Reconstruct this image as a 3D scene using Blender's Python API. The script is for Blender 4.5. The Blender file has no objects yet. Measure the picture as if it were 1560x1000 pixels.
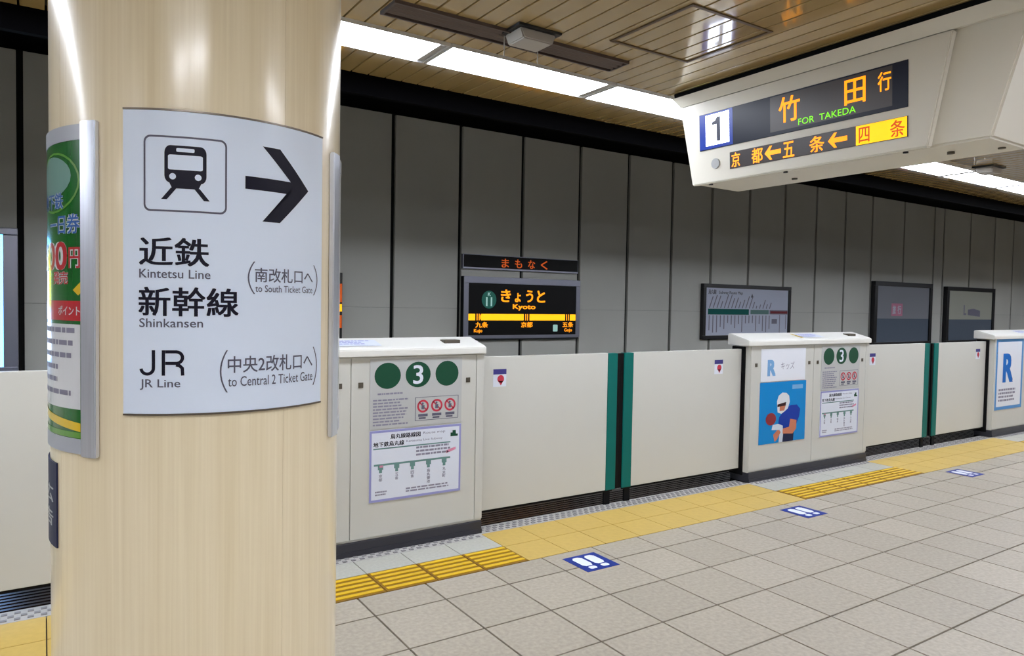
import bpy, bmesh, math, random
from mathutils import Vector, Matrix
random.seed(7)
sc = bpy.context.scene
COL = sc.collection

# ------------------------------------------------------------------ camera
FPX = 1092.5
cam_d = bpy.data.cameras.new('camera'); cam = bpy.data.objects.new('camera', cam_d); COL.objects.link(cam)
cam_d.sensor_fit = 'HORIZONTAL'; cam_d.sensor_width = 36.0
cam_d.lens = FPX / 1560 * 36.0
cam_d.clip_start = 0.05; cam_d.clip_end = 200
pitch, roll, yaw = -0.0351, 0.0177, 0.5799
Fw = Vector((math.sin(yaw)*math.cos(pitch), math.cos(yaw)*math.cos(pitch), math.sin(pitch)))
R0 = Vector((math.cos(yaw), -math.sin(yaw), 0)); U0 = R0.cross(Fw)
Rt = math.cos(roll)*R0 + math.sin(roll)*U0; Up = -math.sin(roll)*R0 + math.cos(roll)*U0
M = Matrix((Rt, Up, -Fw)).transposed().to_4x4()
M.translation = Vector((-1.394, -3.333, 1.586))
cam.matrix_world = M
sc.camera = cam

# ------------------------------------------------------------------ world, exposure
w = bpy.data.worlds.new('world'); sc.world = w; w.use_nodes = True
w.node_tree.nodes['Background'].inputs[0].default_value = (0.5, 0.55, 0.6, 1)
w.node_tree.nodes['Background'].inputs[1].default_value = 0.05
sc.view_settings.view_transform = 'Standard'
sc.view_settings.look = 'None'
sc.view_settings.gamma = 1
sc.view_settings.use_curve_mapping = False
sc.view_settings.exposure = 0.0
TUBE = 21.5       # radiance of the fluorescent diffusers
DOWN = 34.0        # radiance of the square downlights
REAR_FILL = 17.0       # radiance of the unseen fill lamps added behind the camera
LED = 1.15

# ------------------------------------------------------------------ materials
def lin(c):
    return tuple(((v/255)/12.92 if v/255 <= 0.04045 else (((v/255)+0.055)/1.055)**2.4) for v in c)
def mat(name, rgb, rough=0.5, metal=0.0, emit=0.0, spec=0.5, noise=None, var=0.0, bump=None, coat=0.0, emit_rgb=None, coat_rough=0.1):
    """noise=(scale, amount, (sx,sy,sz)); var = per-object value variation"""
    m = bpy.data.materials.new(name); m.use_nodes = True
    nt = m.node_tree; b = nt.nodes['Principled BSDF']
    c = lin(rgb)
    b.inputs['Base Color'].default_value = (*c, 1)
    b.inputs['Roughness'].default_value = rough
    b.inputs['Metallic'].default_value = metal
    b.inputs['Specular IOR Level'].default_value = spec
    b.inputs['Coat Weight'].default_value = coat
    b.inputs['Coat Roughness'].default_value = coat_rough
    if emit:
        b.inputs['Emission Color'].default_value = (*(lin(emit_rgb or rgb)), 1)
        b.inputs['Emission Strength'].default_value = emit
    src = None
    if noise or bump:
        tc = nt.nodes.new('ShaderNodeTexCoord'); mp = nt.nodes.new('ShaderNodeMapping')
        nt.links.new(tc.outputs['Object'], mp.inputs[0])
        ns = nt.nodes.new('ShaderNodeTexNoise'); ns.inputs['Detail'].default_value = 6
        nt.links.new(mp.outputs[0], ns.inputs['Vector'])
    if noise:
        mp.inputs['Scale'].default_value = noise[2]; ns.inputs['Scale'].default_value = noise[0]
        rp = nt.nodes.new('ShaderNodeValToRGB')
        a = noise[1]
        rp.color_ramp.elements[0].position = 0.3; rp.color_ramp.elements[1].position = 0.7
        rp.color_ramp.elements[0].color = (*[v*(1-a) for v in c], 1)
        rp.color_ramp.elements[1].color = (*[min(1, v*(1+a)) for v in c], 1)
        nt.links.new(ns.outputs['Fac'], rp.inputs[0]); src = rp.outputs[0]
        nt.links.new(src, b.inputs['Base Color'])
    if var:
        oi = nt.nodes.new('ShaderNodeObjectInfo')
        hs = nt.nodes.new('ShaderNodeHueSaturation')
        mr = nt.nodes.new('ShaderNodeMapRange'); mr.inputs[3].default_value = 1-var; mr.inputs[4].default_value = 1+var
        nt.links.new(oi.outputs['Random'], mr.inputs[0]); nt.links.new(mr.outputs[0], hs.inputs['Value'])
        if src: nt.links.new(src, hs.inputs['Color'])
        else: hs.inputs['Color'].default_value = (*c, 1)
        nt.links.new(hs.outputs[0], b.inputs['Base Color'])
    if bump:
        n2 = nt.nodes.new('ShaderNodeTexNoise'); n2.inputs['Scale'].default_value = bump[0]
        nt.links.new(tc.outputs['Object'], n2.inputs['Vector'])
        bp = nt.nodes.new('ShaderNodeBump'); bp.inputs['Strength'].default_value = bump[1]; bp.inputs['Distance'].default_value = 0.002
        nt.links.new(n2.outputs['Fac'], bp.inputs['Height']); nt.links.new(bp.outputs[0], b.inputs['Normal'])
    return m

def laminate():
    m = bpy.data.materials.new('pale_wood_laminate'); m.use_nodes = True
    nt = m.node_tree; b = nt.nodes['Principled BSDF']; N = nt.nodes.new; Lk = nt.links.new
    tc = N('ShaderNodeTexCoord')
    mp = N('ShaderNodeMapping'); mp.inputs['Scale'].default_value = (9, 9, 0.35); Lk(tc.outputs['Object'], mp.inputs[0])
    n1 = N('ShaderNodeTexNoise'); n1.inputs['Scale'].default_value = 1.6; n1.inputs['Detail'].default_value = 8; Lk(mp.outputs[0], n1.inputs['Vector'])
    mp2 = N('ShaderNodeMapping'); mp2.inputs['Scale'].default_value = (60, 60, 0.8); Lk(tc.outputs['Object'], mp2.inputs[0])
    n2 = N('ShaderNodeTexNoise'); n2.inputs['Scale'].default_value = 2; n2.inputs['Detail'].default_value = 4; Lk(mp2.outputs[0], n2.inputs['Vector'])
    r1 = N('ShaderNodeValToRGB'); r1.color_ramp.elements[0].position = 0.28; r1.color_ramp.elements[1].position = 0.72
    r1.color_ramp.elements[0].color = (*lin((236, 220, 184)), 1); r1.color_ramp.elements[1].color = (*lin((250, 237, 208)), 1)
    Lk(n1.outputs['Fac'], r1.inputs[0])
    r2 = N('ShaderNodeValToRGB'); r2.color_ramp.elements[0].position = 0.3; r2.color_ramp.elements[1].position = 0.75
    r2.color_ramp.elements[0].color = (0.92, 0.90, 0.87, 1); r2.color_ramp.elements[1].color = (1, 1, 1, 1)
    Lk(n2.outputs['Fac'], r2.inputs[0])
    mx = N('ShaderNodeMixRGB'); mx.blend_type = 'MULTIPLY'; mx.inputs[0].default_value = 1
    Lk(r1.outputs[0], mx.inputs[1]); Lk(r2.outputs[0], mx.inputs[2]); Lk(mx.outputs[0], b.inputs['Base Color'])
    b.inputs['Roughness'].default_value = 0.32
    b.inputs['Coat Weight'].default_value = 0.6; b.inputs['Coat Roughness'].default_value = 0.15
    return m

MT = dict(
 laminate = laminate(),
 laminate_joint = mat('laminate_joint', (150, 128, 96), 0.5),
 steel = mat('brushed_steel', (226, 230, 242), 0.28, 0.75, noise=(3, .06, (40, 40, 1))),
 steel_dark = mat('dark_edge_steel', (120, 110, 100), 0.35, 0.8),
 sign_white = mat('sign_white', (224, 236, 255), 0.4),
 ink = mat('sign_ink', (20, 18, 36), 0.45, spec=.2),
 ink_soft = mat('sign_ink_grey', (88, 88, 108), 0.5),
 gate = mat('gate_cream', (192, 192, 187), 0.38, noise=(1.2, .02, (1, 1, 1))),
 gate_panel = mat('gate_panel_cream', (190, 190, 185), 0.38, noise=(1.5, .02, (1, 1, 1))),
 gate_cap = mat('gate_cap_ivory', (212, 211, 206), 0.4),
 plinth = mat('black_plinth', (42, 42, 50), 0.45),
 rubber = mat('black_rubber', (6, 6, 9), 0.6, spec=.15),
 green = mat('teal_rubber', (0, 98, 92), 0.5, spec=.2),
 dgreen = mat('dark_green_print', (24, 70, 50), 0.5, spec=.2),
 notice = mat('notice_grey', (174, 176, 177), 0.45),
 paper = mat('paper_white', (206, 212, 226), 0.4),
 blue_line = mat('periwinkle_print', (140, 142, 196), 0.45),
 print_grey = mat('print_grey', (128, 126, 146), 0.5),
 print_teal = mat('print_teal', (96, 134, 132), 0.5),
 print_red = mat('print_red', (188, 58, 76), 0.5, spec=.2),
 print_pink = mat('print_pink', (206, 130, 160), 0.5),
 print_navy = mat('print_navy', (60, 56, 120), 0.5, spec=.2),
 screw = mat('dark_screw', (96, 90, 80), 0.4, 0.6),
 ad_white = mat('ad_white', (214, 218, 228), 0.4),
 ad_blue = mat('ad_blue', (0, 126, 196), 0.4, spec=.2),
 ad_blue_edge = mat('ad_blue_edge', (76, 136, 196), 0.4, spec=.2),
 logo_blue = mat('logo_blue', (18, 100, 184), 0.4, spec=.2),
 logo_light = mat('logo_light_blue', (110, 160, 208), 0.4),
 helmet = mat('helmet_white', (206, 210, 218), 0.4, spec=.2),
 visor = mat('visor_dark', (44, 16, 24), 0.3, spec=.2),
 skin = mat('skin_print', (188, 112, 82), 0.5),
 jersey = mat('jersey_blue', (12, 52, 150), 0.5, spec=.2),
 trousers = mat('trousers_navy', (16, 26, 62), 0.5, spec=.2),
 ball = mat('ball_red', (128, 20, 36), 0.5),
 glove = mat('glove_white', (190, 200, 216), 0.5),
 wall = mat('wall_panel_grey', (206, 206, 199), 0.55, noise=(0.8, .05, (1, 1, .4)), var=.03),
 wall_gap = mat('wall_joint_black', (10, 10, 11), 0.8),
 black = mat('black_paint', (3, 3, 5), 0.9, spec=0.05),
 dark_concrete = mat('track_concrete', (46, 44, 42), 0.9, noise=(3, .3, (1, 1, 1))),
 rail = mat('rail_steel', (120, 100, 90), 0.4, 0.8),
 frame_black = mat('frame_black', (24, 24, 28), 0.35),
 frame_grey = mat('frame_grey_metal', (150, 152, 168), 0.3, 0.5),
 screen = mat('screen_black', (5, 4, 7), 0.45, spec=.2),
 screen_grey = mat('screen_grey', (72, 66, 68), 0.3),
 amber = mat('led_amber', (255, 150, 10), 0.5, emit=LED, emit_rgb=(255, 158, 0)),
 amber_lit = mat('led_amber_bright', (255, 205, 10), 0.5, emit=LED*0.95, emit_rgb=(255, 186, 0)),
 amber_dim = mat('led_amber_dim', (150, 60, 5), 0.5, emit=0.45, emit_rgb=(255, 110, 20)),
 led_green = mat('led_green', (110, 210, 20), 0.5, emit=1.2, emit_rgb=(120, 225, 20)),
 lamp_teal = mat('backlit_teal', (6, 84, 76), 0.4, emit=0.25, emit_rgb=(10, 120, 100)),
 lamp_mint = mat('backlit_mint', (160, 200, 194), 0.4, emit=0.5, emit_rgb=(160, 205, 198)),
 plate_lit = mat('number_plate_lit', (240, 245, 255), 0.3, emit=5.0, emit_rgb=(225, 235, 255)),
 plate_blue = mat('number_plate_blue', (20, 50, 130), 0.3, emit=0.35, emit_rgb=(20, 60, 190)),
 lit_navy = mat('number_ink', (10, 20, 60), 0.4),
 display_navy = mat('display_navy', (24, 30, 50), 0.3, spec=.3),
 sign_cream = mat('sign_cream', (222, 218, 206), 0.4),
 map_paper = mat('map_paper', (210, 216, 236), 0.18),
 ad_dark_top = mat('ad_print_grey', (150, 153, 162), 0.14),
 ad_reflection_low = mat('ad_reflection_slate', (98, 110, 126), 0.14),  # slate tone of the reflection painted on the adverts
 ad_pale_top = mat('ad_print_pale', (190, 192, 180), 0.16),
 lamp = mat('fluorescent_diffuser', (250, 250, 250), 0.5, emit=TUBE, emit_rgb=(238, 244, 255)),
 lamp_down = mat('downlight_diffuser', (250, 250, 250), 0.5, emit=DOWN, emit_rgb=(246, 248, 255)),
 fill_rear = mat('rear_fill', (250, 250, 250), 0.5, emit=REAR_FILL, emit_rgb=(240, 246, 255)),
 lamp_frame = mat('lamp_frame', (200, 200, 200), 0.4),
 poster_glow = mat('backlit_blue', (190, 225, 255), 0.4, emit=6.0, emit_rgb=(90, 175, 255)),
 poster_glow_white = mat('backlit_white', (235, 240, 255), 0.4, emit=5.0, emit_rgb=(200, 220, 255)),
 poster_glow_yellow = mat('backlit_yellow', (240, 245, 90), 0.4, emit=3.0, emit_rgb=(225, 245, 50)),
 ceiling = mat('ceiling_plank_cream', (180, 154, 104), 0.16, spec=0.6, coat=1.0, coat_rough=.07, var=.04),
 hatch = mat('hatch_frame_brown', (96, 78, 56), 0.5),
 slot = mat('diffuser_brown', (92, 80, 76), 0.45, 0.3),
 fixture = mat('fixture_grey', (176, 172, 168), 0.4),
 tile = mat('terrazzo_tile', (160, 152, 138), 0.45, noise=(45, .14, (1, 1, 1)), var=.06, bump=(220, .15)),
 tile_white = mat('edge_tile', (168, 168, 160), 0.5, noise=(60, .08, (1, 1, 1)), var=.03),
 grout = mat('grout', (72, 65, 54), 0.9),
 pale_yellow = mat('pale_yellow_tile', (188, 160, 84), 0.55, noise=(30, .05, (1, 1, 1)), var=.03),
 yellow = mat('tactile_yellow', (208, 170, 6), 0.5, noise=(12, .08, (1, 1, 1))),
 yellow_groove = mat('tactile_groove', (128, 92, 0), 0.7),  # grooves coloured darker for shade and dirt
 strip = mat('edge_strip', (168, 166, 164), 0.5),
 stud = mat('edge_stud', (124, 122, 124), 0.5),
 threshold = mat('threshold_plate', (78, 66, 64), 0.24, 0.95, noise=(20, .3, (1, 6, 1))),
 fm_blue = mat('floor_marker_blue', (16, 44, 130), 0.5, spec=.2),
 fm_white = mat('floor_marker_white', (220, 226, 240), 0.5),
 poster_green = mat('poster_green', (20, 104, 34), 0.25, coat=.6, noise=(6, .2, (1, 1, 1))),
 poster_mist = mat('poster_mist', (120, 160, 150), 0.3, coat=.6),
 poster_blue = mat('poster_blue', (36, 96, 176), 0.3, coat=.6),
 poster_red = mat('poster_red', (190, 36, 46), 0.3, coat=.6),
 poster_white = mat('poster_white', (214, 216, 220), 0.3, coat=.6),
 poster_yellow = mat('poster_yellow', (226, 190, 30), 0.3, coat=.6),
 poster_lgreen = mat('poster_light_green', (92, 150, 50), 0.3, coat=.6),
 navy_plate = mat('navy_plate', (40, 44, 76), 0.4, spec=.2),
 rear_wall = mat('rear_wall', (120, 116, 110), 0.6),
 acrylic = mat('frame_grey_matt', (168, 172, 182), 0.35),
)

# ------------------------------------------------------------------ mesh helpers
def nb(): return bmesh.new()
def box(bm, x0, x1, y0, y1, z0, z1, mi=0, bev=0.0):
    if x1 < x0: x0, x1 = x1, x0
    if y1 < y0: y0, y1 = y1, y0
    if z1 < z0: z0, z1 = z1, z0
    n0 = set(bm.faces)
    r = bmesh.ops.create_cube(bm, size=1)
    vs = r['verts']
    for v in vs:
        v.co = Vector((x0+(v.co.x+.5)*(x1-x0), y0+(v.co.y+.5)*(y1-y0), z0+(v.co.z+.5)*(z1-z0)))
    if bev:
        es = list({e for v in vs for e in v.link_edges})
        bmesh.ops.bevel(bm, geom=es, offset=bev, segments=2, profile=.6, affect='EDGES')
    for f in bm.faces:
        if f not in n0: f.material_index = mi
    return bm
def poly(bm, pts, mi=0):
    vs = [bm.verts.new(p) for p in pts]
    f = bm.faces.new(vs); f.material_index = mi
    return f
def prism(bm, pts, d, mi=0):
    """closed outline pts extruded by vector d"""
    d = Vector(d); a = [bm.verts.new(p) for p in pts]; b = [bm.verts.new(Vector(p)+d) for p in pts]
    n = len(pts); fs = [bm.faces.new(a), bm.faces.new(b[::-1])]
    for i in range(n): fs.append(bm.faces.new([a[i], b[i], b[(i+1) % n], a[(i+1) % n]]))
    for f in fs: f.material_index = mi
    bmesh.ops.recalc_face_normals(bm, faces=fs)
    return bm
def cyl(bm, c, r, h, axis='z', n=16, mi=0):
    n0 = set(bm.faces)
    rr = bmesh.ops.create_cone(bm, cap_ends=True, segments=n, radius1=r, radius2=r, depth=h)
    R = {'z': Matrix.Identity(3), 'y': Matrix.Rotation(math.pi/2, 3, 'X'), 'x': Matrix.Rotation(math.pi/2, 3, 'Y')}[axis]
    for v in rr['verts']: v.co = R @ v.co + Vector(c)
    for f in bm.faces:
        if f not in n0: f.material_index = mi
    return bm
def link(name, bm, mats, parent=None, label=None, smooth=False, stuff=False):
    me = bpy.data.meshes.new(name); bm.to_mesh(me); bm.free()
    if not isinstance(mats, (list, tuple)): mats = [mats]
    for m in mats: me.materials.append(MT[m] if isinstance(m, str) else m)
    if smooth:
        for p in me.polygons: p.use_smooth = True
    o = bpy.data.objects.new(name, me); COL.objects.link(o)
    if parent: o.parent = parent
    if label: o['label'] = label
    if name == 'small_print': o['kind'] = 'stuff'
    return o
def thing(name, label, cat, loc=(0, 0, 0), group=None, rot=None):
    o = bpy.data.objects.new(name, None); COL.objects.link(o); o.location = loc; o.empty_display_size = .1
    if rot: o.rotation_euler = rot
    o['label'] = label; o['category'] = cat
    if group: o['group'] = group
    return o
def tag(o, label, cat, group=None):
    o['label'] = label; o['category'] = cat
    if group: o['group'] = group
    return o
def struct(o, label=None):
    o['kind'] = 'structure'
    if label: o['label'] = label
    return o
def share(src, name, parent, loc=None):
    o = bpy.data.objects.new(name, src.data); COL.objects.link(o); o.parent = parent
    if loc is not None: o.location = loc
    return o
def copy_tree(o, parent=None):
    c = o.copy(); COL.objects.link(c)
    if parent: c.parent = parent
    for ch in list(o.children): copy_tree(ch, c)
    return c

_cache = {}
def glyphs(s, bold=0.0):
    """bmesh of flat glyphs in (u,v) and its bounds"""
    k = s
    if k not in _cache:
        cu = bpy.data.curves.new('t', 'FONT'); cu.body = s; cu.resolution_u = 3
        o = bpy.data.objects.new('t', cu); COL.objects.link(o)
        bpy.context.view_layer.update()
        dg = bpy.context.evaluated_depsgraph_get()
        me = bpy.data.meshes.new_from_object(o.evaluated_get(dg))
        bpy.data.objects.remove(o); bpy.data.curves.remove(cu)
        _cache[k] = me
    return _cache[k]
def text(bm, s, u0, u1, v0, v1, mp, bold=0.0, mi=0, cut=None, keep=False, flip=False):
    """glyphs fitted into the rectangle; mp maps (u,v)->xyz. keep: keep the aspect from the height, centred"""
    t = nb(); me = glyphs(s); cp = -1
    b = bold*.8 if ord(s[0]) > 255 else bold*.9
    for dx, dy in (((0, 0),) if not b else ((b, b*.6), (-b, b*.6), (b, -b*.6), (-b, -b*.6))):
        k0 = len(t.verts); t.from_mesh(me); t.verts.ensure_lookup_table()
        cp += 1
        for v in t.verts[k0:]: v.co.x += dx; v.co.y += dy; v.co.z = cp
    xs = [v.co.x for v in t.verts]; ys = [v.co.y for v in t.verts]
    a0, a1, b0, b1 = min(xs), max(xs), min(ys), max(ys)
    if keep:
        wd = (a1-a0)/(b1-b0)*(v1-v0)*keep; c = (u0+u1)/2; sg = 1 if u1 > u0 else -1
        u0, u1 = c-sg*wd/2, c+sg*wd/2
    for v in t.verts:
        v.co = Vector((u0+(v.co.x-a0)/(a1-a0)*(u1-u0), v0+(v.co.y-b0)/(b1-b0)*(v1-v0), v.co.z))
    if cut:
        bmesh.ops.triangulate(t, faces=t.faces[:]); cutu(t, cut)
    idx = {}
    sg = 1 if u1 > u0 else -1
    for v in t.verts:
        p = mp(v.co.x, v.co.y)
        if v.co.z:   # the bold copies lie a hair above each other
            n = (mp(v.co.x+.01, v.co.y)-p).cross(mp(v.co.x, v.co.y+.01)-p).normalized()*sg
            p = p+n*v.co.z*.00012
        idx[v] = bm.verts.new(p)
    for f in t.faces:
        try:
            g = bm.faces.new([idx[v] for v in f.verts]); g.material_index = mi
        except ValueError: pass
    t.free()
    return bm
def cutu(t, step):
    us = [v.co.x for v in t.verts]; a = math.floor(min(us)/step)*step+step
    while a < max(us):
        bmesh.ops.bisect_plane(t, geom=t.verts[:]+t.edges[:]+t.faces[:], plane_co=(a, 0, 0), plane_no=(1, 0, 0), dist=1e-6)
        a += step
def flatshape(bm, pts, mp, mi=0, cut=None):
    t = nb(); f = t.faces.new([t.verts.new((p[0], p[1], 0)) for p in pts])
    if cut:
        bmesh.ops.triangulate(t, faces=[f]); cutu(t, cut)
    idx = {v: bm.verts.new(mp(v.co.x, v.co.y)) for v in t.verts}
    for f in t.faces:
        g = bm.faces.new([idx[v] for v in f.verts]); g.material_index = mi
    t.free(); return bm
def rect(u0, u1, v0, v1): return [(u0, v0), (u1, v0), (u1, v1), (u0, v1)]
def rrect(u0, u1, v0, v1, ru, rv, n=5):
    out = []
    for cx, cy, a0 in ((u1-ru, v1-rv, 0), (u0+ru, v1-rv, 90), (u0+ru, v0+rv, 180), (u1-ru, v0+rv, 270)):
        for i in range(n+1):
            a = math.radians(a0+90*i/n); out.append((cx+ru*math.cos(a), cy+rv*math.sin(a)))
    return out
def disc(u, v, ru, rv, n=28): return [(u+ru*math.cos(2*math.pi*i/n), v+rv*math.sin(2*math.pi*i/n)) for i in range(n)]
def front(y): return lambda u, v: Vector((u, y, v))
def wordlines(bm, u0, u1, v1, v0, n, mp, mi=0, fill=.55, seed=1, ragged=.3):
    """rows of tiny word blocks (print too small to read)"""
    rg = random.Random(seed); h = (v1-v0)/n
    for i in range(n):
        vt = v1-i*h; end = u1-(u1-u0)*ragged*rg.random(); u = u0
        while u < end-1e-4:
            wl = (u1-u0)*rg.uniform(.05, .16); e = min(u+wl, end)
            flatshape(bm, rect(u, e, vt-h*fill, vt), mp, mi); u = e+(u1-u0)*.02

# ------------------------------------------------------------------ FLOOR
XA, XB = -9.0, 24.0
bm = nb(); box(bm, XA, XB, -8.0, 1.30, -0.30, -0.012)
floor = struct(link('floor', bm, 'grout'), 'station platform floor slab under terrazzo tiles')
T = .4; G = .010
bm = nb(); box(bm, G/2, T-G/2, G/2, T-G/2, -0.012, 0.0, bev=0.0015)
tile0 = link('tile', bm, 'tile', floor); tile0.location = (0, -.4, 0)
bm = nb(); box(bm, G/2, T-G/2, G/2, .25-G/2, -0.012, 0.0, bev=0.0015)
cut0 = link('cut_tile', bm, 'tile', floor); cut0.location = (0, 0, 0)
field = nb()
for i in range(int(XA/T)+1, int(XB/T)-1):
    for j in range(-1, 19):
        y = -T*(j+1); h = T if j >= 0 else .25
        if -2 <= i < 27 and j < 8:
            if (i, j) in ((0, 0), (0, -1)): continue
            if j == -1: share(cut0, 'cut_tile', floor, (i*T, 0, 0))
            else: share(tile0, 'tile', floor, (i*T, y, 0))
        else:
            yy = 0 if j == -1 else y
            box(field, i*T+G/2, i*T+T-G/2, yy+G/2, yy+h-G/2, -0.012, 0)
o = link('tile_field', field, 'tile', floor); o['kind'] = 'stuff'

# yellow zones along the gates
DX = 4.665
cabs = [(-5.41, 0), (-.745, 0), (3.925, 0), (8.59, 0), (13.255, 0)]
CW = 1.875
zones = []   # (x0,x1,kind)
for x, _ in cabs: zones.append((x-.02, x+CW-.02, 'tactile')); zones.append((x+CW-.02, x+DX-.02, 'pale'))
g = .005
bm = nb(); box(bm, g/2, .3-g/2, g/2, .3-g/2, -0.012, 0.0, mi=1)
for k in range(5): box(bm, .012, .288, .022+k*.057, .022+k*.057+.030, 0.0, 0.005, mi=0, bev=.002)
tac0 = link('tactile_block', bm, ['yellow', 'yellow_groove'], floor)
bm = nb(); box(bm, g/2, .3-g/2, g/2, .29-g/2, -0.012, 0.0, bev=.0015)
pale0 = link('pale_yellow_tile', bm, 'pale_yellow', floor)
bm = nb(); box(bm, g/2, .3-g/2, g/2, .22-g/2, -0.012, 0.0, bev=.0015)
wh0 = link('white_tile', bm, 'tile_white', floor)
first = {'t': tac0, 'p': pale0, 'w': wh0}; used = set()
def lay(k, name, x, y, sx=1.0):
    if k in used: o = share(first[k], name, floor, (x, y, 0))
    else: o = first[k]; o.location = (x, y, 0); used.add(k)
    o.scale = (sx, 1, 1)
for x0, x1, kind in zones:
    n = max(1, round((x1-x0)/.3)); sx = (x1-x0)/n/.3
    for k in range(n):
        x = x0+k*.3*sx
        if kind == 'tactile':
            lay('t', 'tactile_block', x, .25, sx); lay('w', 'white_tile', x, .55, sx)
        else:
            lay('p', 'pale_yellow_tile', x, .25, sx); lay('p', 'pale_yellow_tile', x, .54, sx)
# non-slip studded strip at the gate line
bm = nb()
for x0, x1, kind in zones:
    y0, y1 = (.77, .86) if kind == 'tactile' else (.83, .98)
    box(bm, x0, x1, y0+.002, y1, -0.012, -0.001)
link('edge_strip', bm, 'strip', floor)
bm = nb()
for x0, x1, kind in zones:
    if x1 < -2.6 or x0 > 11: continue
    rows = [(.785, .5), (.825, 0)] if kind == 'tactile' else [(.85, .5), (.89, 0), (.93, .5)]
    for y, off in rows:
        x = x0+.03+off*.055
        while x < x1-.03:
            box(bm, x, x+.026, y, y+.022, -0.001, 0.003); x += .055
o = link('edge_stud', bm, 'stud', floor); o['kind'] = 'stuff'
bm = nb(); box(bm, XA, XB, .981, 1.30, -0.012, -0.004)
for k in range(6): box(bm, XA, XB, 1.0+k*.045, 1.015+k*.045, -0.004, 0.0)
link('threshold_plate', bm, 'threshold', floor)

# ------------------------------------------------------------------ TRACK PIT AND FAR WALL
bm = nb(); box(bm, XA, XB, 1.30, 4.34, -1.3, -1.2)
tb = struct(link('trim_1', bm, 'dark_concrete'), 'dark concrete track bed below the platform edge')
bm = nb(); box(bm, XA, XB, 1.24, 1.30, -1.2, -0.30)
struct(link('trim_2', bm, 'dark_concrete'), 'dark riser of the platform edge above the track')
rl = []
for y in (2.0, 3.07):
    bm = nb(); prism(bm, [(XA, y-.06, -1.2), (XA, y+.06, -1.2), (XA, y+.06, -1.185), (XA, y+.01, -1.17), (XA, y+.01, -1.08), (XA, y+.035, -1.07), (XA, y+.035, -1.04), (XA, y-.035, -1.04), (XA, y-.035, -1.07), (XA, y-.01, -1.08), (XA, y-.01, -1.17), (XA, y-.06, -1.185)], (XB-XA, 0, 0))
    rl.append(tag(link('rail', bm, 'rail'), 'steel running rail in the track pit %s' % ('nearer the platform' if y < 2.5 else 'nearer the far wall'), 'rail', 'rails in the track pit'))
bm = nb(); box(bm, XA, XB, 4.34, 4.5, -1.3, 3.75)
wf = struct(link('wall_far', bm, 'wall_gap'), 'grey panelled wall across the track')
xs = [1.955-.877*k for k in range(12, 0, -1)] + [1.955, 2.83, 3.735, 4.665, 5.536, 6.405, 7.263, 8.145, 9.05, 9.927, 10.796, 11.661, 12.78, 13.93, 14.32, 15.45, 16.58, 17.5, 18.4, 19.3, 20.2, 21.1, 22.0, 22.9]
for a, b in zip(xs, xs[1:]):
    gp = .026
    for z0, z1 in ((-1.18, 1.507), (1.509, 3.70)):
        bm = nb(); box(bm, a+gp, b-gp, 4.30, 4.34, z0, z1, bev=.002)
        link('wall_panel', bm, 'wall', wf)
# tunnel roof over the track and the black edge of the platform ceiling
bm = nb(); box(bm, XA, XB, .74, 4.5, 3.72, 3.85)
struct(link('trim_3', bm, 'black'), 'black roof over the track')
bm = nb(); box(bm, XA, XB, .70, .74, 2.79, 3.85)
struct(link('trim_4', bm, 'black'), 'black edge board along the ceiling above the track')

# ------------------------------------------------------------------ CEILING
bm = nb(); box(bm, XA, XB, -8.0, .70, 2.93, 3.1)
ceil = struct(link('ceiling', bm, 'wall_gap'), 'ceiling of narrow glossy cream planks')
P = .1055; PX0 = .102
bm = nb()
box(bm, .0045, P-.0045, -7.98, .695, 2.905, 2.925, bev=.002)
pl0 = link('ceiling_plank', bm, 'ceiling', ceil)
k0 = int((-3.0-PX0)/P); k1 = int((17.0-PX0)/P); pl0.location = (PX0+k0*P, 0, 0)
for k in range(k0+1, k1): share(pl0, 'ceiling_plank', ceil, (PX0+k*P, 0, 0))
bm = nb()
for k in list(range(int((XA-PX0)/P)+1, k0)) + list(range(k1, int((XB-PX0)/P)-1)):
    box(bm, PX0+k*P+.0045, PX0+(k+1)*P-.0045, -7.98, .695, 2.905, 2.925)
o = link('plank_field', bm, 'ceiling', ceil); o['kind'] = 'stuff'

# ------------------------------------------------------------------ enclosing walls behind and beside the camera
for nm, a in (('wall_near', (XA, XB, -8.1, -8.0, -.3, 3.1)), ('wall_left', (XA-.1, XA, -8.1, 4.5, -1.3, 3.85)), ('wall_right', (XB, XB+.1, -8.1, 4.5, -1.3, 3.85))):
    bm = nb(); box(bm, *a); struct(link(nm, bm, 'rear_wall'), 'plain pale station wall')

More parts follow.
